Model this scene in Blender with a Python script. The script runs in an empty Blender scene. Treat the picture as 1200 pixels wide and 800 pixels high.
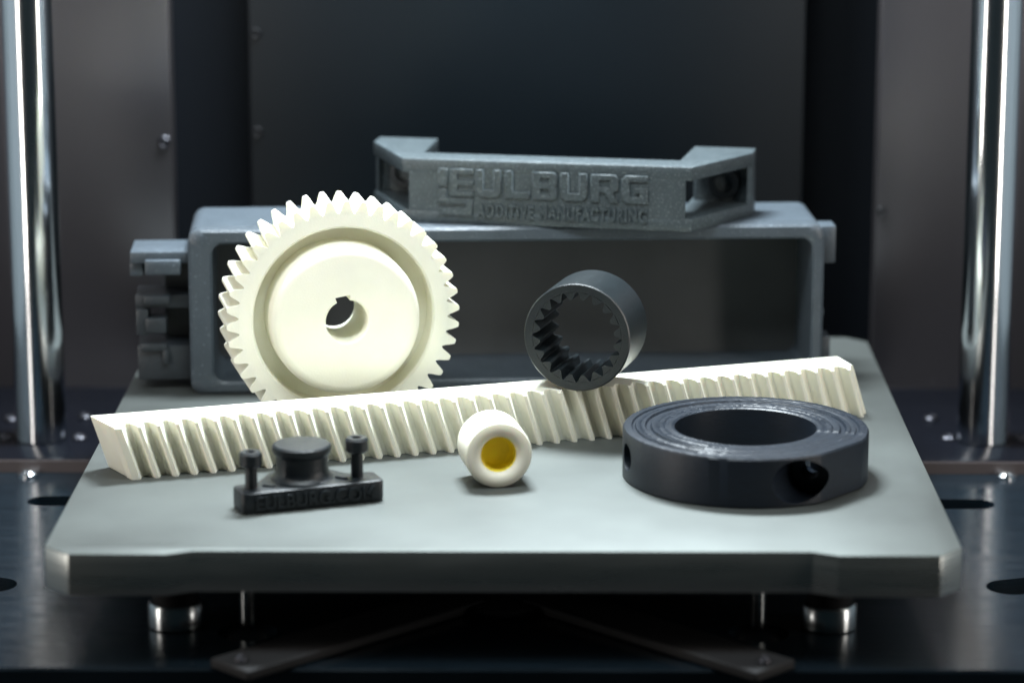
import bpy, bmesh, math, random
from mathutils import Vector, Matrix
random.seed(7)
PI = math.pi
rad = math.radians
S = 0.001                                   # everything below is written in millimetres
scn = bpy.context.scene
C = scn.collection

# ------------------------------------------------------------------ camera
cam_d = bpy.data.cameras.new('camera')
cam = bpy.data.objects.new('camera', cam_d); C.objects.link(cam)
cam.location = (5.37*S, -512.54*S, 157.57*S)
cam.rotation_euler = (rad(90-13.195), 0, rad(0.418))
cam_d.sensor_width = 36; cam_d.sensor_fit = 'HORIZONTAL'; cam_d.lens = 108
cam_d.clip_start = 0.01; cam_d.clip_end = 20
cam_d.dof.use_dof = True
cam_d.dof.focus_distance = 0.598
cam_d.dof.aperture_fstop = 11
cam_d.dof.aperture_blades = 7
scn.camera = cam
# ------------------------------------------------------------------ world, lamps, exposure
w = bpy.data.worlds.new('World'); scn.world = w; w.use_nodes = True
bg = w.node_tree.nodes['Background']
bg.inputs[0].default_value = (0.42, 0.74, 0.88, 1); bg.inputs[1].default_value = 0.02

def area(name, loc, target, sx, sy, power, col):
    d = bpy.data.lights.new(name, 'AREA'); d.shape = 'RECTANGLE'
    d.size = sx*S; d.size_y = sy*S; d.energy = power; d.color = col
    o = bpy.data.objects.new(name, d); C.objects.link(o)
    o.location = Vector(loc)*S
    o.rotation_euler = (Vector(target)-Vector(loc)).to_track_quat('-Z', 'Y').to_euler()
    return o
area('front_bar_lamp', (-15, 8, 170), (-10, 62, 0), 120, 34, 0.26, (0.86, 0.96, 1.0))
area('rear_bar_lamp', (-8, 138, 245), (0, 62, 0), 90, 40, 2.6, (0.86, 0.95, 1.0))
area('strip_lamp_left', (-184, -27, 130), (-30, 60, 110), 24, 300, 0.27, (1.0, 0.92, 0.84))
area('strip_lamp_right', (184, -27, 130), (30, 60, 110), 24, 300, 0.27, (1.0, 0.92, 0.84))
area('added_side_fill_left', (-212, 75, 130), (0, 75, 125), 170, 300, 0.026, (0.72, 0.94, 1.0))  # added unseen fill: stands in for lit side walls, grey bands on rods
area('added_side_fill_right', (212, 75, 130), (0, 75, 125), 170, 300, 0.026, (0.72, 0.94, 1.0))  # same added fill, mirrored
scn.view_settings.view_transform = 'Standard'; scn.view_settings.look = 'None'
scn.view_settings.exposure = 0; scn.view_settings.gamma = 1
scn.render.engine = 'CYCLES'
scn.cycles.max_bounces = 10; scn.cycles.diffuse_bounces = 6; scn.cycles.glossy_bounces = 5
scn.cycles.use_denoising = True
scn.cycles.caustics_reflective = False; scn.cycles.caustics_refractive = False

# ------------------------------------------------------------------ materials
def mat(name, col, rough=0.5, metal=0.0, spec=0.5, noise=0.0, nscale=300, bump=0.0, bscale=2000,
        rnoise=0.0, stretch=None, col2=None, sss=0.0, sssr=(1, .8, .4), speck=0.0, speckcol=(.6, .65, .7, 1), sscale=1400):
    m = bpy.data.materials.new(name); m.use_nodes = True
    n = m.node_tree.nodes; l = m.node_tree.links; b = n['Principled BSDF']
    b.inputs['Base Color'].default_value = (*col, 1); b.inputs['Roughness'].default_value = rough
    b.inputs['Metallic'].default_value = metal; b.inputs['Specular IOR Level'].default_value = spec
    tc = n.new('ShaderNodeTexCoord'); src = tc.outputs['Object']
    if stretch:
        mp = n.new('ShaderNodeMapping'); mp.inputs['Scale'].default_value = stretch
        l.new(src, mp.inputs['Vector']); src = mp.outputs['Vector']
    cs = None
    if noise:
        t = n.new('ShaderNodeTexNoise'); t.inputs['Scale'].default_value = nscale; t.inputs['Detail'].default_value = 5
        l.new(src, t.inputs['Vector'])
        r = n.new('ShaderNodeValToRGB'); r.color_ramp.elements[0].position = .3; r.color_ramp.elements[1].position = .7
        c2 = col2 or tuple(c*(1+noise) for c in col); c1 = col if col2 else tuple(c*(1-noise) for c in col)
        r.color_ramp.elements[0].color = (*c1, 1); r.color_ramp.elements[1].color = (*c2, 1)
        l.new(t.outputs['Fac'], r.inputs['Fac']); cs = r.outputs['Color']
        l.new(cs, b.inputs['Base Color'])
    if speck:
        v = n.new('ShaderNodeTexNoise'); v.inputs['Scale'].default_value = sscale; v.inputs['Detail'].default_value = 1
        l.new(tc.outputs['Object'], v.inputs['Vector'])
        r2 = n.new('ShaderNodeValToRGB'); r2.color_ramp.elements[0].position = 1-speck-.04; r2.color_ramp.elements[1].position = 1-speck+.04
        l.new(v.outputs['Fac'], r2.inputs['Fac'])
        mx = n.new('ShaderNodeMix'); mx.data_type = 'RGBA'
        l.new(r2.outputs['Color'], mx.inputs['Factor'])
        if cs: l.new(cs, mx.inputs['A'])
        else: mx.inputs['A'].default_value = (*col, 1)
        mx.inputs['B'].default_value = speckcol
        l.new(mx.outputs['Result'], b.inputs['Base Color'])
    if rnoise:
        t = n.new('ShaderNodeTexNoise'); t.inputs['Scale'].default_value = nscale*.6; t.inputs['Detail'].default_value = 6
        l.new(src, t.inputs['Vector'])
        mr = n.new('ShaderNodeMapRange'); mr.inputs['From Min'].default_value = .3; mr.inputs['From Max'].default_value = .7
        mr.inputs['To Min'].default_value = max(.02, rough-rnoise); mr.inputs['To Max'].default_value = rough+rnoise
        l.new(t.outputs['Fac'], mr.inputs['Value']); l.new(mr.outputs['Result'], b.inputs['Roughness'])
    if bump:
        t = n.new('ShaderNodeTexNoise'); t.inputs['Scale'].default_value = bscale; t.inputs['Detail'].default_value = 3
        l.new(src, t.inputs['Vector'])
        bp = n.new('ShaderNodeBump'); bp.inputs['Strength'].default_value = bump; bp.inputs['Distance'].default_value = 0.0003
        l.new(t.outputs['Fac'], bp.inputs['Height']); l.new(bp.outputs['Normal'], b.inputs['Normal'])
    if sss:
        b.inputs['Subsurface Weight'].default_value = sss
        b.inputs['Subsurface Radius'].default_value = sssr; b.inputs['Subsurface Scale'].default_value = 0.0024
    return m

M = {}
M['ivory'] = mat('ivory_nylon', (.84, .828, .705), .52, spec=.35, sss=.12, sssr=(1, .72, .3), noise=.03, nscale=120, bump=.12, bscale=2500)
M['bore_glow'] = mat('painted_bore_glow', (1.0, .84, .08), .45, spec=.3, noise=.08, nscale=400)  # saturated amber stands in for light glowing through the ivory plastic
M['plate'] = mat('anodised_plate', (.103, .114, .109), .57, metal=.6, spec=.5, noise=.24, nscale=24, rnoise=.11, bump=.05, bscale=5000)
M['plate_edge'] = mat('machined_plate_edge', (.47, .49, .47), .30, metal=.9, noise=.08, nscale=60, rnoise=.06, stretch=(1, 1, 12))
M['blackp'] = mat('black_plastic', (.005, .0085, .0115), .40, spec=.55, noise=.2, nscale=500, bump=.3, bscale=2500)
M['collar'] = mat('printed_black_plastic', (.0045, .0090, .0165), .46, spec=.45, noise=.2, nscale=400, bump=.2, bscale=900, stretch=(1, 1, 6))
M['ring'] = mat('speckled_black_plastic', (.006, .0105, .013), .36, spec=.75, noise=.15, nscale=500, bump=.25, bscale=2800, speck=.22, speckcol=(.10, .15, .165, 1), sscale=1700)
M['grey'] = mat('grey_printed_plastic', (.046, .060, .067), .40, spec=.55, noise=.12, nscale=300, bump=.55, bscale=1700, speck=.36, speckcol=(.12, .145, .155, 1), sscale=2400)
M['boxgrey'] = mat('grey_box_plastic', (.060, .076, .092), .40, spec=.5, noise=.10, nscale=200, bump=.35, bscale=1700, speck=.30, speckcol=(.17, .205, .24, 1), sscale=2000)
M['blackbox'] = mat('dark_clip_plastic', (.028, .034, .04), .42, spec=.5, noise=.15, nscale=300, bump=.35, bscale=1700)
M['boxback'] = mat('box_back_plastic', (.055, .060, .064), .75, noise=.15, nscale=60)
M['chrome'] = mat('polished_steel', (.80, .83, .86), .15, metal=1)
M['steel'] = mat('steel', (.36, .38, .39), .22, metal=1)
M['dark_steel'] = mat('dark_steel', (.06, .06, .068), .42, metal=1)
M['floor'] = mat('dark_floor_metal', (.006, .011, .016), .2, spec=.5, noise=.2, nscale=60, rnoise=.05, stretch=(1, 12, 1))
M['ledge'] = mat('dark_ledge_metal', (.004, .005, .008), .2, spec=.2)
M['ledge_face'] = mat('ledge_face_metal', (.085, .07, .07), .4, spec=.5)
M['wall_mid'] = mat('blued_wall_sheet', (.0030, .0058, .0085), .36, spec=.3, noise=.25, nscale=9, rnoise=.08)
M['wall_side'] = mat('brown_grey_wall_sheet', (.195, .180, .190), .30, metal=.9, spec=.5, noise=.08, nscale=9, rnoise=.04)
M['wall_dark'] = mat('dark_recess', (.006, .008, .012), .5, spec=.3)
M['side_wall'] = mat('grey_side_wall', (.12, .135, .15), .5, spec=.4, noise=.1, nscale=10)
M['black'] = mat('matte_black', (.006, .006, .007), .7, spec=.2)
M['brace'] = mat('black_brace', (.007, .007, .008), .65, spec=.4)

# ------------------------------------------------------------------ helpers
def fin(name, bm, m, parent=None, smooth=40, loc=None):
    me = bpy.data.meshes.new(name)
    bmesh.ops.scale(bm, vec=(S, S, S), verts=bm.verts)
    bm.normal_update()
    for f in bm.faces: f.smooth = True
    ca = math.cos(rad(smooth))
    for e in bm.edges:
        if len(e.link_faces) == 2 and e.link_faces[0].normal.dot(e.link_faces[1].normal) < ca: e.smooth = False
    bm.to_mesh(me); bm.free()
    if m: me.materials.append(m)
    o = bpy.data.objects.new(name, me); C.objects.link(o)
    if parent: o.parent = parent
    if loc: o.location = Vector(loc)*S
    return o
def thing(name, label, cat, loc, rz=0, group=None):
    o = bpy.data.objects.new(name, None); C.objects.link(o)
    o.empty_display_size = .01
    o.location = Vector(loc)*S; o.rotation_euler = (0, 0, rad(rz))
    o['label'] = label; o['category'] = cat
    if group: o['group'] = group
    return o
def prism(bm, pts, z0, z1, bev=0, seg=2, axis='z'):
    """closed prism over a 2-D outline (counter-clockwise)"""
    def P(x, y, z): return (x, y, z) if axis == 'z' else (x, -z, y)   # axis 'y': outline in x,z ; z0..z1 runs towards -y
    lo = [bm.verts.new(P(x, y, z0)) for x, y in pts]; hi = [bm.verts.new(P(x, y, z1)) for x, y in pts]
    fs = [bm.faces.new(lo[::-1]), bm.faces.new(hi)]
    n = len(pts)
    for i in range(n): fs.append(bm.faces.new((lo[i], lo[(i+1) % n], hi[(i+1) % n], hi[i])))
    if bev:
        bm.normal_update()
        es = set(e for f in fs for e in f.edges if len(e.link_faces) == 2 and e.link_faces[0].normal.dot(e.link_faces[1].normal) < .85)
        bmesh.ops.bevel(bm, geom=list(es), offset=bev, segments=seg, profile=.5, affect='EDGES', clamp_overlap=True)
def box(bm, x0, x1, y0, y1, z0, z1, bev=0, seg=2):
    prism(bm, [(x0, y0), (x1, y0), (x1, y1), (x0, y1)], z0, z1, bev, seg)
def lathe(bm, prof, n=96, axis='z', rf=None, zf=None, closed=False):
    """prof: list of (r, h). rf(i, theta, r) / zf(i, theta, h) may change a ring."""
    rings = []
    for i, (r, h) in enumerate(prof):
        if r < 1e-6 and not rf:
            v = bm.verts.new((0, 0, h) if axis == 'z' else (0, h, 0)); rings.append([v]*n); continue
        ring = []
        for k in range(n):
            t = 2*PI*k/n
            rr = rf(i, t, r) if rf else r; hh = zf(i, t, h) if zf else h
            x, y = rr*math.cos(t), rr*math.sin(t)
            ring.append(bm.verts.new((x, y, hh) if axis == 'z' else (x, hh, y)))
        rings.append(ring)
    m = len(rings)
    for i in range(m if closed else m-1):
        a, b = rings[i], rings[(i+1) % m]
        for k in range(n):
            vs = []
            for v in (a[k], a[(k+1) % n], b[(k+1) % n], b[k]):
                if v not in vs: vs.append(v)
            if len(vs) > 2:
                try: bm.faces.new(vs)
                except ValueError: pass
def recalc(bm): bmesh.ops.recalc_face_normals(bm, faces=bm.faces)
def cyl(bm, r, z0, z1, n=32, x=0, y=0, ch=0):
    pr = [(0, z0), (r-ch, z0), (r, z0+ch), (r, z1-ch), (r-ch, z1), (0, z1)] if ch else [(0, z0), (r, z0), (r, z1), (0, z1)]
    st = len(bm.verts); b2 = bmesh.new(); lathe(b2, pr, n); recalc(b2)
    me = bpy.data.meshes.new('t'); b2.to_mesh(me); b2.free()
    bm.verts.ensure_lookup_table(); s0 = len(bm.verts); bm.from_mesh(me); bpy.data.meshes.remove(me)
    bm.verts.ensure_lookup_table()
    for v in bm.verts[s0:]: v.co.x += x; v.co.y += y
def fillet(pts, r, n=5):
    """round the corners of an outline"""
    out = []
    for i, p in enumerate(pts):
        a, b, c = Vector(pts[i-1]), Vector(p), Vector(pts[(i+1) % len(pts)])
        u, v = (a-b).normalized(), (c-b).normalized()
        ang = u.angle(v); d = min(r/math.tan(ang/2), .49*(a-b).length, .49*(c-b).length)
        rr = d*math.tan(ang/2); o = b+(u+v).normalized()*(rr/math.sin(ang/2))
        s, e = b+u*d-o, b+v*d-o
        a0 = math.atan2(s.y, s.x); a1 = math.atan2(e.y, e.x); da = (a1-a0+PI) % (2*PI)-PI
        for k in range(n+1):
            t = a0+da*k/n; out.append((o.x+rr*math.cos(t), o.y+rr*math.sin(t)))
    return out
def cut(o, cutters):
    for c in cutters:
        md = o.modifiers.new('cut', 'BOOLEAN'); md.operation = 'DIFFERENCE'; md.solver = 'EXACT'; md.object = c
    dg = bpy.context.evaluated_depsgraph_get(); dg.update()
    me = bpy.data.meshes.new_from_object(o.evaluated_get(dg)); o.modifiers.clear()
    old = o.data; o.data = me; me.name = o.name; bpy.data.meshes.remove(old)
    bm = bmesh.new(); bm.from_mesh(me); bm.normal_update()
    for f in bm.faces: f.smooth = True
    for e in bm.edges: e.smooth = not (len(e.link_faces) == 2 and e.link_faces[0].normal.dot(e.link_faces[1].normal) < math.cos(rad(35)))
    bm.to_mesh(me); bm.free()
    for c in cutters:
        d = c.data; bpy.data.objects.remove(c); bpy.data.meshes.remove(d)
def structure(o): o['kind'] = 'structure'; return o
def copy(o, parent=None, **kw):
    c = o.copy(); C.objects.link(c)
    if parent: c.parent = parent
    for k, v in kw.items(): c[k] = v
    return c
def text_mesh(name, s, m, parent, width, height, depth, mx, bold=0.0, spacing=1.0):
    cu = bpy.data.curves.new('t', 'FONT'); cu.body = s; cu.size = 1; cu.offset = bold; cu.extrude = .5; cu.space_character = spacing
    t = bpy.data.objects.new('t', cu); C.objects.link(t)
    dg = bpy.context.evaluated_depsgraph_get(); me = bpy.data.meshes.new_from_object(t.evaluated_get(dg))
    bpy.data.objects.remove(t); bpy.data.curves.remove(cu)
    xs = [v.co.x for v in me.vertices]; ys = [v.co.y for v in me.vertices]
    x0, x1, y0, y1 = min(xs), max(xs), min(ys), max(ys)
    for v in me.vertices:
        x = (v.co.x-x0)/(x1-x0)*width; z = (v.co.y-y0)/(y1-y0)*height; d = v.co.z*depth
        v.co = mx @ Vector((x*S, -d*S, z*S))
    me.name = name; me.materials.clear(); me.materials.append(m)
    o = bpy.data.objects.new(name, me); C.objects.link(o); o.parent = parent
    return o
def shape_mesh(name, loops, m, parent, depth, bev, x, z, sx, sz, y):
    """raised block shape from 2-D loops (holes allowed), standing on a face that looks to -y"""
    cu = bpy.data.curves.new('t', 'CURVE'); cu.dimensions = '2D'; cu.fill_mode = 'BOTH'; cu.extrude = depth/2; cu.bevel_depth = bev; cu.bevel_resolution = 1; cu.offset = -bev
    for lp in loops:
        sp = cu.splines.new('POLY'); sp.points.add(len(lp)-1); sp.use_cyclic_u = True
        for p, (a, b) in zip(sp.points, lp): p.co = (a*sx, b*sz, 0, 1)
    t = bpy.data.objects.new('t', cu); C.objects.link(t)
    dg = bpy.context.evaluated_depsgraph_get(); me = bpy.data.meshes.new_from_object(t.evaluated_get(dg))
    bpy.data.objects.remove(t); bpy.data.curves.remove(cu)
    for v in me.vertices: v.co = Vector(((x+v.co.x)*S, (y-v.co.z)*S, (z+v.co.y)*S))
    me.name = name; me.materials.clear(); me.materials.append(m)
    o = bpy.data.objects.new(name, me); C.objects.link(o); o.parent = parent
    return o

# ================================================================== the chamber: floor, ledge, wall
FZ, LZ = -20, -17
bm = bmesh.new(); box(bm, -330, 330, -5, 121.5, FZ-5, FZ, .4, 1)
floor = structure(fin('floor', bm, M['floor']))
def stadium_cutter(x0, y0, x1, y1, r):
    d = Vector((x1-x0, y1-y0)).normalized(); nn = Vector((-d.y, d.x)); pts = []
    for k in range(13):
        a = -PI/2+PI*k/12; pts.append((x1+r*(d.x*math.cos(a)+nn.x*math.sin(a)), y1+r*(d.y*math.cos(a)+nn.y*math.sin(a))))
    for k in range(13):
        a = PI/2+PI*k/12; pts.append((x0+r*(d.x*math.cos(a)+nn.x*math.sin(a)), y0+r*(d.y*math.cos(a)+nn.y*math.sin(a))))
    b = bmesh.new(); prism(b, pts, FZ-9, FZ+4); return fin('cutter', b, None)
cut(floor, [stadium_cutter(-96, 99.5, -72, 99.5, 3.6), stadium_cutter(97, 98.5, 72, 98.5, 3.6),
            stadium_cutter(-46.4, 15.2, -46.3, 15.2, 5.4), stadium_cutter(46, 15.2, 46.1, 15.2, 5.4), stadium_cutter(95.5, 42.5, 122, 51, 4.6), stadium_cutter(-97, 42.5, -124, 51, 4.6)])
bm = bmesh.new(); box(bm, -340, 340, -70, 240, -60, -52)
structure(fin('lower_floor', bm, M['black']))
for x in (-1, 1):
    bm = bmesh.new(); box(bm, *((-226, -220) if x < 0 else (220, 226)), -90, 184, FZ-30, 360)
    structure(fin('side_wall', bm, M['side_wall']))
bm = bmesh.new(); box(bm, -330, 330, 121.7, 185, FZ-5, LZ, .5, 2)
ledge = structure(fin('ledge', bm, M['ledge']))
bm = bmesh.new(); box(bm, -330, 330, 121.1, 121.6, FZ+.05, LZ-.35)
fin('front_strip', bm, M['ledge_face'], ledge)
def wall_panel(x0, x1, m, y=185):
    bm = bmesh.new(); box(bm, x0, x1, y, y+6, LZ-3, 360, .8, 2); return fin('panel', bm, m, wall)
bm = bmesh.new(); box(bm, -330, 330, 205, 212, -30, 360)
wall = structure(fin('wall', bm, M['wall_dark']))
wall_panel(-330, -77.8, M['wall_side']); wall_panel(-59.9, 67.2, M['wall_mid']); wall_panel(84.2, 330, M['wall_side'])
def screw(x, y, z, r, parent, m, wallside=False, h=.8):
    bm = bmesh.new()
    lathe(bm, [(0, .1*h), (r*.45, .1*h), (r*.5, .75*h), (r*.75, h), (r, .55*h), (r, -.3)], 20); recalc(bm)
    if wallside: bmesh.ops.rotate(bm, verts=bm.verts, cent=(0, 0, 0), matrix=Matrix.Rotation(PI/2, 3, 'X'))
    return fin('screw', bm, m, parent, loc=(x, y, z))
screw(-79.6, 185, 41.0, 1.4, wall, M['dark_steel'], True)
screw(-58.2, 185, 66, 1.2, wall, M['black'], True); screw(-58.2, 185, 43.3, 1.2, wall, M['black'], True)
screw(82.9+2.6, 185, 25, 1.1, wall, M['brace'], True)
for x, y in ((94.6, 156), (96.2, 139), (110.5, 156), (112, 139), (-94.2, 138), (-95.6, 156), (-110.5, 138), (-112, 154)):
    screw(x, y, LZ, 1.6, ledge, M['dark_steel'])
for x in (-102.6, 106.2): screw(x, 119.2, FZ, 2.2, floor, M['chrome'], h=.9)

# two upright guide rods
for sx, lb in ((-102.6, 'polished steel guide rod standing left of the gear and box'), (103.6, 'polished steel guide rod standing right, beyond the black collar')):
    bm = bmesh.new(); cyl(bm, 5.6, 0, 330, 64, ch=.3)
    o = fin('guide_rod', bm, M['chrome'], loc=(sx, 138, LZ)); o['label'] = lb; o['category'] = 'rod'; o['group'] = 'steel guide rods'

# black brace under the plate
br = thing('floor_brace', 'black V shaped brace lying on the floor under the build plate', 'brace', (0, 32, FZ))
bm = bmesh.new(); cyl(bm, 9.5, .05, 1.6, 48, ch=.3); fin('hub', bm, M['brace'], br)
for s in (-1, 1):
    bm = bmesh.new(); prism(bm, [(0, -5.2), (57, -5.2), (57, 5.2), (0, 5.2)], .1, 1.9, .3, 1)
    bmesh.ops.rotate(bm, verts=bm.verts, cent=(0, 0, 0), matrix=Matrix.Rotation(rad(-135 if s < 0 else -45), 3, 'Z'))
    bmesh.ops.translate(bm, verts=bm.verts, vec=(s*7, 0, 0))
    a = fin('arm', bm, M['brace'], br)
    for d, r in ((54.3, 1.3), (50.8, .7)): screw(s*(7+d*.7071)+(0 if r > 1 else s*2.5), -d*.7071-(1.2 if r < 1 else 0), 1.9, r, a, M['dark_steel'])

# ================================================================== build plate
bp = thing('build_plate', 'pale grey metal build plate with cut corners carrying all printed parts', 'plate', (0, 0, 0))
top = [(-75.5, -2.4), (-58.6, -2.4), (-54, -.2), (54, -.2), (58.4, -2.4), (76, -2.4), (80.3, 2.4), (80.3, 160), (76, 164.3), (-76, 164.3), (-80.3, 160), (-80.3, 2.4)]
bot = top
bm = bmesh.new()
lo = [bm.verts.new((x, y, -7.6)) for x, y in bot]; hi = [bm.verts.new((x, y, 0)) for x, y in top]
bm.faces.new(lo[::-1]); bm.faces.new(hi)
for i in range(len(top)): bm.faces.new((lo[i], lo[(i+1) % len(top)], hi[(i+1) % len(top)], hi[i]))
bm.normal_update()
bmesh.ops.bevel(bm, geom=[e for e in bm.edges if e.link_faces[0].normal.dot(e.link_faces[1].normal) < .9], offset=.22, segments=2, profile=.5, affect='EDGES', clamp_overlap=True)
po = fin('plate', bm, M['plate'], bp, 30)
po.data.materials.append(M['plate_edge'])
for p in po.data.polygons:
    if p.normal.z < .35: p.material_index = 1
for x in (-59.6, 59.0):
    bm = bmesh.new()
    lathe(bm, [(0, -20), (4.7, -20), (5, -19.7), (5, -15.8), (4.6, -15.3), (0, -15.3)], 48); recalc(bm)
    ft = fin('foot', bm, M['steel'], bp, loc=(x, 19, 0))
    bm = bmesh.new(); cyl(bm, 4.2, -15.25, -7.65, 40); fin('neck', bm, M['black'], ft)
for x in (-46.4, 46.0):
    bm = bmesh.new(); cyl(bm, 1.35, -19.6, -7.65, 24, ch=.2); fin('pin', bm, M['steel'], bp, loc=(x, 17.8, 0))

# ================================================================== helical gear
GN, GT = 42, 11.5
RT, RR = 23.4, 21.0
gr = thing('helical_gear', 'large ivory helical gear with raised hub standing upright before the grey box', 'gear', (-32.2, 80, RT), 14.0)
n = 252
prof = [(4.25, GT), (4.25, -3.3), (4.6, -3.6), (13.0, -3.6), (14.0, -3.3), (14.6, -2.7), (14.9, -1.7), (15.0, 6), (18, 6), (18, .4), (18.4, 0), (RR, 0), (RR, GT)]
KEY = rad(99)
def gear_rf(i, t, r):
    if i in (0, 1, 2):
        d = (t-KEY+PI) % (2*PI)-PI
        if abs(d) < .30: return 5.15/math.cos(d)
    return r
bm = bmesh.new(); lathe(bm, prof, n, 'y', rf=gear_rf, closed=True); recalc(bm)
fin('body', bm, M['ivory'], gr, 35)
def gear_tooth():
    bm = bmesh.new(); half = PI/GN
    outl = [(RR-.02, -.93), (RR+.5, -.72), (RR+1.4, -.52), (RT-.35, -.35), (RT-.06, -.25), (RT, -.1), (RT, .1), (RT-.06, .25), (RT-.35, .35), (RR+1.4, .52), (RR+.5, .72), (RR-.02, .93)]
    rows = []
    for k in range(6):
        y = GT*k/5; tw = rad(-1.3)*k/5
        rows.append([bm.verts.new((r*math.cos(tw+a*half), y, r*math.sin(tw+a*half))) for r, a in outl])
    for a, b in zip(rows, rows[1:]):
        for i in range(len(outl)): bm.faces.new((a[i], a[(i+1) % len(outl)], b[(i+1) % len(outl)], b[i]))
    bm.faces.new(rows[0]); bm.faces.new(rows[-1][::-1]); recalc(bm)
    return bm
t0 = fin('tooth', gear_tooth(), M['ivory'], gr, 50)
for k in range(GN):
    o = t0 if k == 0 else copy(t0, gr)
    o.rotation_euler = (0, -2*PI*(k+.25)/GN, 0)

# ================================================================== toothed rack
RA, RH, RL, RD, TD = 18.6, 10.5, 152.8, 10.4, 2.4
SH = -3.3                                     # the teeth lean: the top is shifted along the bar
NT = 42; pitch = RL/NT
rk = thing('toothed_rack', 'long ivory toothed rack lying across the plate with slanted teeth facing front', 'gear rack', (-70.76, 44.41, 0), RA)
bm = bmesh.new()
pts = [(0, TD), (RL, TD), (RL+.2, RD), (-2.0, RD)]
lo = [bm.verts.new((x, y, 0)) for x, y in pts]; hi = [bm.verts.new((x+SH, y, RH)) for x, y in pts]
bm.faces.new(lo[::-1]); bm.faces.new(hi)
for i in range(4): bm.faces.new((lo[i], lo[(i+1) % 4], hi[(i+1) % 4], hi[i]))
bm.normal_update()
bmesh.ops.bevel(bm, geom=[e for e in bm.edges if not all(abs(v.co.y-TD) < .01 for v in e.verts)], offset=.25, segments=2, profile=.5, affect='EDGES', clamp_overlap=True)
fin('bar', bm, M['ivory'], rk, 35)
def rack_tooth(first=False):
    bm = bmesh.new()
    o2 = [(.28, TD+.02), (.56, TD-.3), (1.28, .26), (1.46, .02), (2.0, 0), (2.2, .26), (2.92, TD-.3), (3.2, TD+.02)]
    if first: o2 = [(.0, TD+.02), (.25, 1.2), (.5, .28), (.72, .02)]+o2[4:]
    a = [bm.verts.new((x, y, 0)) for x, y in o2]
    m_ = [bm.verts.new((x+SH*(1-.35/RH), y, RH-.35)) for x, y in o2]
    b = [bm.verts.new((x+SH, y+(.3 if y < TD-.5 else 0), RH)) for x, y in o2]
    for p, q in ((a, m_), (m_, b)):
        for i in range(len(o2)): bm.faces.new((p[i], p[(i+1) % len(o2)], q[(i+1) % len(o2)], q[i]))
    bm.faces.new(a[::-1]); bm.faces.new(b); recalc(bm)
    return bm
fin('tooth', rack_tooth(True), M['ivory'], rk, 22)
t0 = fin('tooth', rack_tooth(), M['ivory'], rk, 22)
for k in range(1, NT):
    o = t0 if k == 1 else copy(t0, rk)
    o.location = (k*pitch*S, 0, 0)

# ================================================================== black sleeve with inner teeth, on the rack
R0 = 10.75; NI = 20; SL = 13.8
sl = thing('inner_gear_sleeve', 'black sleeve with inner gear teeth lying on top of the ivory rack', 'ring gear', (13.75, 72.2, RH+R0+.02), -16)
bm = bmesh.new()
lathe(bm, [(9.05, .0), (R0-.25, 0), (R0, .25), (R0, SL-.25), (R0-.25, SL), (9.05, SL)], 120, 'y', closed=True); recalc(bm)
fin('body', bm, M['ring'], sl, 35)
def inner_tooth():
    bm = bmesh.new(); h = PI/NI
    o2 = [(9.07, -.92), (8.5, -.66), (7.75, -.34), (7.55, -.2), (7.55, .2), (7.75, .34), (8.5, .66), (9.07, .92)]
    a, b = [[bm.verts.new((r*math.cos(t*h), y, r*math.sin(t*h))) for r, t in o2] for y in (0.0, SL)]
    for i in range(len(o2)-1): bm.faces.new((a[i], a[i+1], b[i+1], b[i]))
    bm.faces.new(a); bm.faces.new(b[::-1]); recalc(bm); return bm
t0 = fin('tooth', inner_tooth(), M['ring'], sl, 30)
for k in range(NI):
    o = t0 if k == 0 else copy(t0, sl)
    o.rotation_euler = (0, -2*PI*(k+.5)/NI, 0)

# ================================================================== black shaft collar
CR, CB, CH = 23.2, 13.4, 9.55
co = thing('shaft_collar', 'wide black shaft collar lying flat on the plate, screw hole in its side', 'shaft collar', (45.4, 49.2, 0))
ridges = [(CB+.25, .0), (CB+.5, .12), (CB+1.1, .12), (CB+1.4, -.12), (CB+1.9, -.12), (CB+2.1, .1), (CB+2.8, .16), (CB+3.1, -.1), (CB+3.4, .1), (CB+4.3, .1),
          (CB+4.6, -.42), (CB+5.3, -.42), (CB+5.6, .14), (CB+6.2, .14), (CB+6.45, -.12), (CB+6.75, .08), (CB+7.3, .08), (CB+7.5, -.3), (CB+7.9, -.3), (CB+8.15, .1), (CB+9.0, .08), (CB+9.3, -.05), (CB+9.55, -.1)]
prof = [(CB, .3), (CB, CH-.2)] + [(r, CH+h) for r, h in ridges] + [(CR, CH-.5), (CR, .3), (CR-.3, 0), (CB+.3, 0)]
NR = len(ridges)
FA, FD = rad(-41), 22.3
def sector(t):                                # front sector: printed without the wide grooves
    d = math.degrees(t); d = d-360 if d > 180 else d
    return 1.0 if -95 < d < -14 else (max(0, (d+135)/40) if -135 < d <= -95 else 0.0)
def c_rf(i, t, r):
    if i < 3 or i == len(prof)-1:
        d = math.degrees(t); d = d-360 if d > 180 else d
        if -138 < d < -106: r = r+2.2
    if r > 15:
        c = math.cos(t-FA)
        if c > .2: r = min(r, (FD-(CR-r))/c)
    return r
rn = random.Random(3)
jag = [[rn.uniform(-1, 1) for _ in range(288)] for _ in range(len(prof))]
def c_zf(i, t, h):
    if 2 <= i < 2+NR:
        k = int(round(t/(2*PI)*288)) % 288
        base = h-CH
        wgt = sector(t)
        return (1-wgt)*(CH+(h-CH)*.75+.05*jag[i][k]) + wgt*(CH-.16+.25*max(base, -.15)+.03*jag[i][k])
    return h
bm = bmesh.new(); lathe(bm, prof, 288, 'z', rf=c_rf, zf=c_zf, closed=True); recalc(bm)
body = fin('body', bm, M['collar'], co, 28)
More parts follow.
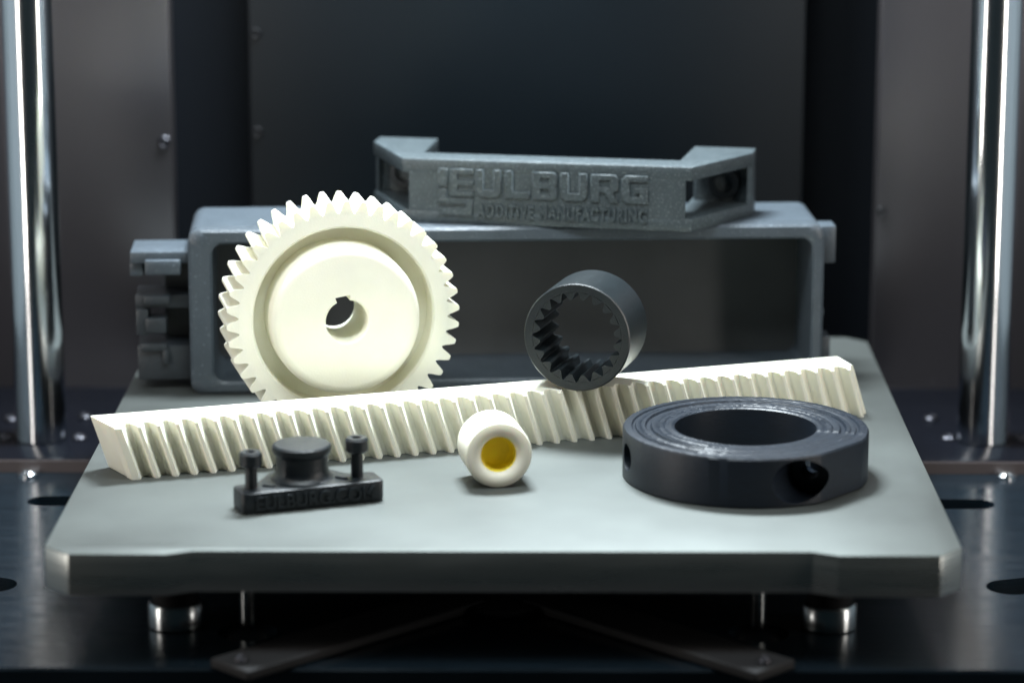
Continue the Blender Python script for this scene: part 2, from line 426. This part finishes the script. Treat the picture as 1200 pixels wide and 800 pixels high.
def hole(r, p, ang, l0, l1, z):
    b = bmesh.new(); cyl(b, r, -l1, l0, 40)
    bmesh.ops.rotate(b, verts=b.verts, cent=(0, 0, 0), matrix=Matrix.Rotation(PI/2, 3, 'Y'))
    bmesh.ops.rotate(b, verts=b.verts, cent=(0, 0, 0), matrix=Matrix.Rotation(rad(ang), 3, 'Z'))
    bmesh.ops.translate(b, verts=b.verts, vec=(45.4+p[0], 49.2+p[1], z)); return fin('cutter', b, None)
cut(body, [hole(4.05, (9.6, -18.3), -112, 30, 5.5, 4.75), hole(1.9, (9.6, -18.2), -107, 30, 12, 4.75), hole(2.6, (-21, -5), 14, 12, 12, 4.9)])

# ================================================================== ivory roller, glow through the plastic painted amber in its bore
ro = thing('bushing', 'small ivory round bushing with amber glow painted in bore lying on its side in front of rack', 'bushing', (-1.0, 39.5, 6.3), 11)
bm = bmesh.new()
lathe(bm, [(3.36, 10), (3.36, 1.0), (3.5, .7), (3.9, .35), (4.3, .08), (5.0, 0), (5.7, .06), (6.12, .28), (6.3, .75), (6.3, 9.8), (5.9, 10.4), (5.2, 10.6), (0, 10.6)], 72, 'y'); recalc(bm)
fin('body', bm, M['ivory'], ro, 40)
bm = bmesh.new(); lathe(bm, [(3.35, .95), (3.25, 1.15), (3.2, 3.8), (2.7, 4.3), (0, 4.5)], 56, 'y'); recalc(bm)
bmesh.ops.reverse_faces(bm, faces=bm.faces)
fin('bore_glow_cup', bm, M['bore_glow'], ro, 40)  # added cup that carries the painted glow inside the bore

# ================================================================== small black knob bracket
sb = thing('knob_bracket', 'small black bracket with round knob and two pins, lettered EULBURG.COM in front', 'bracket', (-47.3, 21.0, 0), 21.4)
L = 27.2
outl = fillet([(0, 0), (L, 0), (L, 6.6), (L-5, 7.2), (L/2+5.5, 13.2), (L/2-4.5, 13.2), (5, 7.2), (0, 6.6)], 1.2)
bm = bmesh.new(); prism(bm, outl, 0, 4.0, .35, 2); fin('base', bm, M['blackp'], sb, 35)
bm = bmesh.new()
lathe(bm, [(6.2, 3.9), (5.4, 4.3), (4.95, 5.0), (4.85, 6.0), (4.85, 8.2), (5.3, 8.8), (5.45, 9.2), (5.45, 10.0), (5.1, 10.35), (3, 10.5), (0, 10.5)], 56); recalc(bm)
fin('knob', bm, M['blackp'], sb, 35, loc=(L/2+.1, 7.6, 0))
for x, y in ((2.9, 3.9), (L-3.9, 4.4)):
    bm = bmesh.new()
    lathe(bm, [(1.6, 3.9), (1.15, 4.4), (1.1, 9.0), (1.75, 9.2), (2.1, 9.6), (2.1, 11.6), (1.8, 12), (.9, 12), (.8, 11.5), (0, 11.5)], 32); recalc(bm)
    fin('pin', bm, M['blackp'], sb, 35, loc=(x, y, -1.2 if x < 5 else -.6))
    bm = bmesh.new(); box(bm, -1.3, 1.3, -.3, .3, 3.9, 4.45, .15, 1)
    bmesh.ops.rotate(bm, verts=bm.verts, cent=(0, 0, 0), matrix=Matrix.Rotation(rad(-40), 3, 'Z'))
    fin('clip', bm, M['blackp'], sb, 35, loc=(x+(3.2 if x < 5 else -3.2), y-.6, 0))
text_mesh('lettering', 'EULBURG.COM', M['blackp'], sb, 22.6, 2.5, .9, Matrix.Translation((2.6*S, .05*S, .75*S)), bold=.02)

# ================================================================== grey open box
BH, BL = 35.0, 131.0
bx = thing('open_box', 'grey open fronted box with side clips standing at back of the plate', 'box', (-64.6, 110.5, 0), 3.3)
D = 25.0
outer = fillet([(-1.7, 0), (BL, 0), (BL, BH), (-1.7, BH)], 2.6, 6)
inner = fillet([(3.2, 2.6), (BL-2.5, 2.6), (BL-2.5, BH-3.1), (3.2, BH-3.1)], 2.2, 6)
bm = bmesh.new()
def ring_at(pts, y): return [bm.verts.new((x, y, z)) for x, z in pts]
def grow(pts, d): 
    cx, cz = BL/2, BH/2
    return [(x+(d if x > cx else -d), z+(d if z > cz else -d)) for x, z in pts]
seq = [ring_at(outer, D), ring_at(outer, 3.6), ring_at(grow(outer, -.35), 3.3), ring_at(grow(outer, -.35), 2.9), ring_at(outer, 2.6), ring_at(outer, .6), ring_at(grow(outer, -.6), 0), ring_at(grow(inner, .5), 0), ring_at(inner, .5), ring_at(inner, D-2)]
for a, b in zip(seq, seq[1:]):
    for k in range(len(a)): bm.faces.new((a[k], a[(k+1) % len(a)], b[(k+1) % len(a)], b[k]))
bm.faces.new(seq[0])
recalc(bm); fin('shell', bm, M['boxgrey'], bx, 40)
bm = bmesh.new(); prism(bm, grow(inner, -.01), -(D-.5), -(D-2.2), axis='y'); fin('back_panel', bm, M['boxback'], bx)
def clip(parts, m):
    bm = bmesh.new()
    for x0, x1, y0, y1, z0, z1 in parts: box(bm, x0, x1, y0, y1, z0, z1, .35, 2)
    return fin('clip', bm, m, bx, 35)
clip([(-13.899999999999999, -1.8, 3.0, 16, 27.4, 29.9), (-10.8, -3.4, 1.6, 5.2, 25.2, 28.3), (-14.1, -11.3, 4.5, 14, 24.4, 27.6)], M['boxgrey'])
clip([(-13.299999999999999, -1.8, 6, 16, 17.2, 20.0), (-11.3, -5.9, 3.2, 6.2, 18.6, 20.4), (-13.1, -10.5, 4, 12, 11.8, 17.4), (-11.1, -6.7, 3.4, 8, 12.4, 15.6)], M['blackbox'])
clip([(-13.0, -1.8, 5, 16, 2.0, 9.4), (-12.3, -6.7, 4.0, 5.6, 8.4, 10.0), (-7.7, -6.4, 4.0, 5.6, 5.6, 8.6)], M['blackbox'])
bm = bmesh.new(); box(bm, -7.7, -1.8, 14, 18, 2, 29, .3, 1); fin('hinge_bar', bm, M['blackp'], bx)
clip([(BL+.1, BL+3.6, 8, 14, 25.0, 33.0)], M['boxgrey']); clip([(BL+.1, BL+2.9, 8, 14, 4, 9.0)], M['boxgrey'])
bm = bmesh.new(); cyl(bm, 1.0, 0, 1.6, 20, ch=.3); bmesh.ops.rotate(bm, verts=bm.verts, cent=(0, 0, 0), matrix=Matrix.Rotation(PI/2, 3, 'Y'))
fin('stud', bm, M['boxgrey'], bx, loc=(BL, 10, 14))

# ================================================================== grey handle bracket lying on the box
hb = thing('handle_bracket', 'grey speckled bracket lettered EULBURG with open ends lying on the box', 'bracket', (-22.1, 119.7, BH+.02), -10.1)
HW, HH = 60.8, 13.5
outl = [(0, 0), (HW, 0), (71.2, 20), (71.2, 26), (58.0, 26), (57.2, 8), (2.9, 8), (2.2, 26), (-10.8, 26), (-10.8, 20)]
bm = bmesh.new()
prism(bm, outl, 0, 2.7, .3, 2); prism(bm, outl, HH-2.9, HH, .3, 2)
prism(bm, [(1.2, .012), (HW-1.2, .012), (HW-4.2, 7.9), (4.2, 7.9)], 2.4, HH-2.6, .2, 1)
for s in (0, 1):
    m_ = lambda x: x if s else HW-x
    P = [(m_(58.5), 21.5), (m_(71.1), 21.5), (m_(71.1), 25.9), (m_(58.5), 25.9)]
    prism(bm, P if s else P[::-1], 2.4, HH-2.6, .15, 1)
    P = [(m_(70.2), 18.6), (m_(71.1), 20.1), (m_(71.1), 22), (m_(70.2), 22)]
    prism(bm, P if s else P[::-1], 2.4, HH-2.6)
fin('body', bm, M['grey'], hb, 30)
for s in (0, 1):
    bm = bmesh.new(); lathe(bm, [(2.0, 0), (3.2, 0), (3.4, .3), (3.4, 1.6), (2.0, 1.6)], 40, 'y', closed=True); recalc(bm)
    fin('boss', bm, M['blackp'], hb, 30, loc=(65 if s else HW-65, 20.1, HH/2))
def ch(x0, y0, x1, y1, c): return [(x0+c, y0), (x1-c, y0), (x1, y0+c), (x1, y1-c), (x1-c, y1), (x0+c, y1), (x0, y1-c), (x0, y0+c)]
t = .30
U_ = [(.16, 0), (.84, 0), (1, .16), (1, 1), (1-t, 1), (1-t, .27), (t, .27), (t, 1), (0, 1), (0, .16)]
GL = {
 'E': [[(0, 0), (1, 0), (1, .2), (.32, .2), (.32, .4), (1, .4), (1, .6), (.32, .6), (.32, .8), (1, .8), (1, 1), (0, 1)]],
 'U': [U_],
 'L': [[(0, 0), (1, 0), (1, .25), (t, .25), (t, 1), (0, 1)]],
 'B': [[(0, 0), (.88, 0), (1, .12), (1, .42), (.93, .5), (1, .58), (1, .88), (.88, 1), (0, 1)], [(.32, .2), (.32, .4), (.68, .4), (.68, .2)], [(.32, .6), (.32, .8), (.68, .8), (.68, .6)]],
 'R': [[(0, 0), (t, 0), (t, .34), (.5, .34), (.72, 0), (1, 0), (.8, .36), (1, .46), (1, .88), (.88, 1), (0, 1)], [(t, .54), (t, .8), (.7, .8), (.7, .54)]],
 'G': [[(.16, 0), (1, 0), (1, .56), (.5, .56), (.5, .38), (.7, .38), (.7, .22), (t, .22), (t, .78), (1, .78), (1, 1), (.16, 1), (0, .86), (0, .14)]],
}
for c, u0, u1, z0 in (('E', 10.2, 15.1, 5.9), ('U', 15.7, 21.0, 5.85), ('L', 21.9, 27.0, 5.8), ('B', 27.6, 32.8, 5.75), ('U', 33.5, 39.1, 5.7), ('R', 39.9, 45.6, 5.65), ('G', 46.3, 51.7, 5.6)):
    shape_mesh('letter', GL[c], M['grey'], hb, .9, .14, u0, z0, u1-u0, 5.8, .02)
shape_mesh('emblem', [[(0, 0), (7.3, 0), (7.3, 3.6), (1.75, 3.6), (1.75, 5.6), (0, 5.6), (0, 2.45), (5.7, 2.45), (5.7, 1.6), (0, 1.6)], [(0, 6.0), (1.95, 6.0), (1.95, 9.8), (0, 9.8)]],
           M['grey'], hb, .9, .14, 7.7, 1.9, 1, 1, .02)
text_mesh('small_lettering', 'ADDITIVE MANUFACTURING', M['grey'], hb, 35.6, 2.9, 1.2, Matrix.Translation((15.9*S, .02*S, 1.6*S)), bold=.03, spacing=1.16)
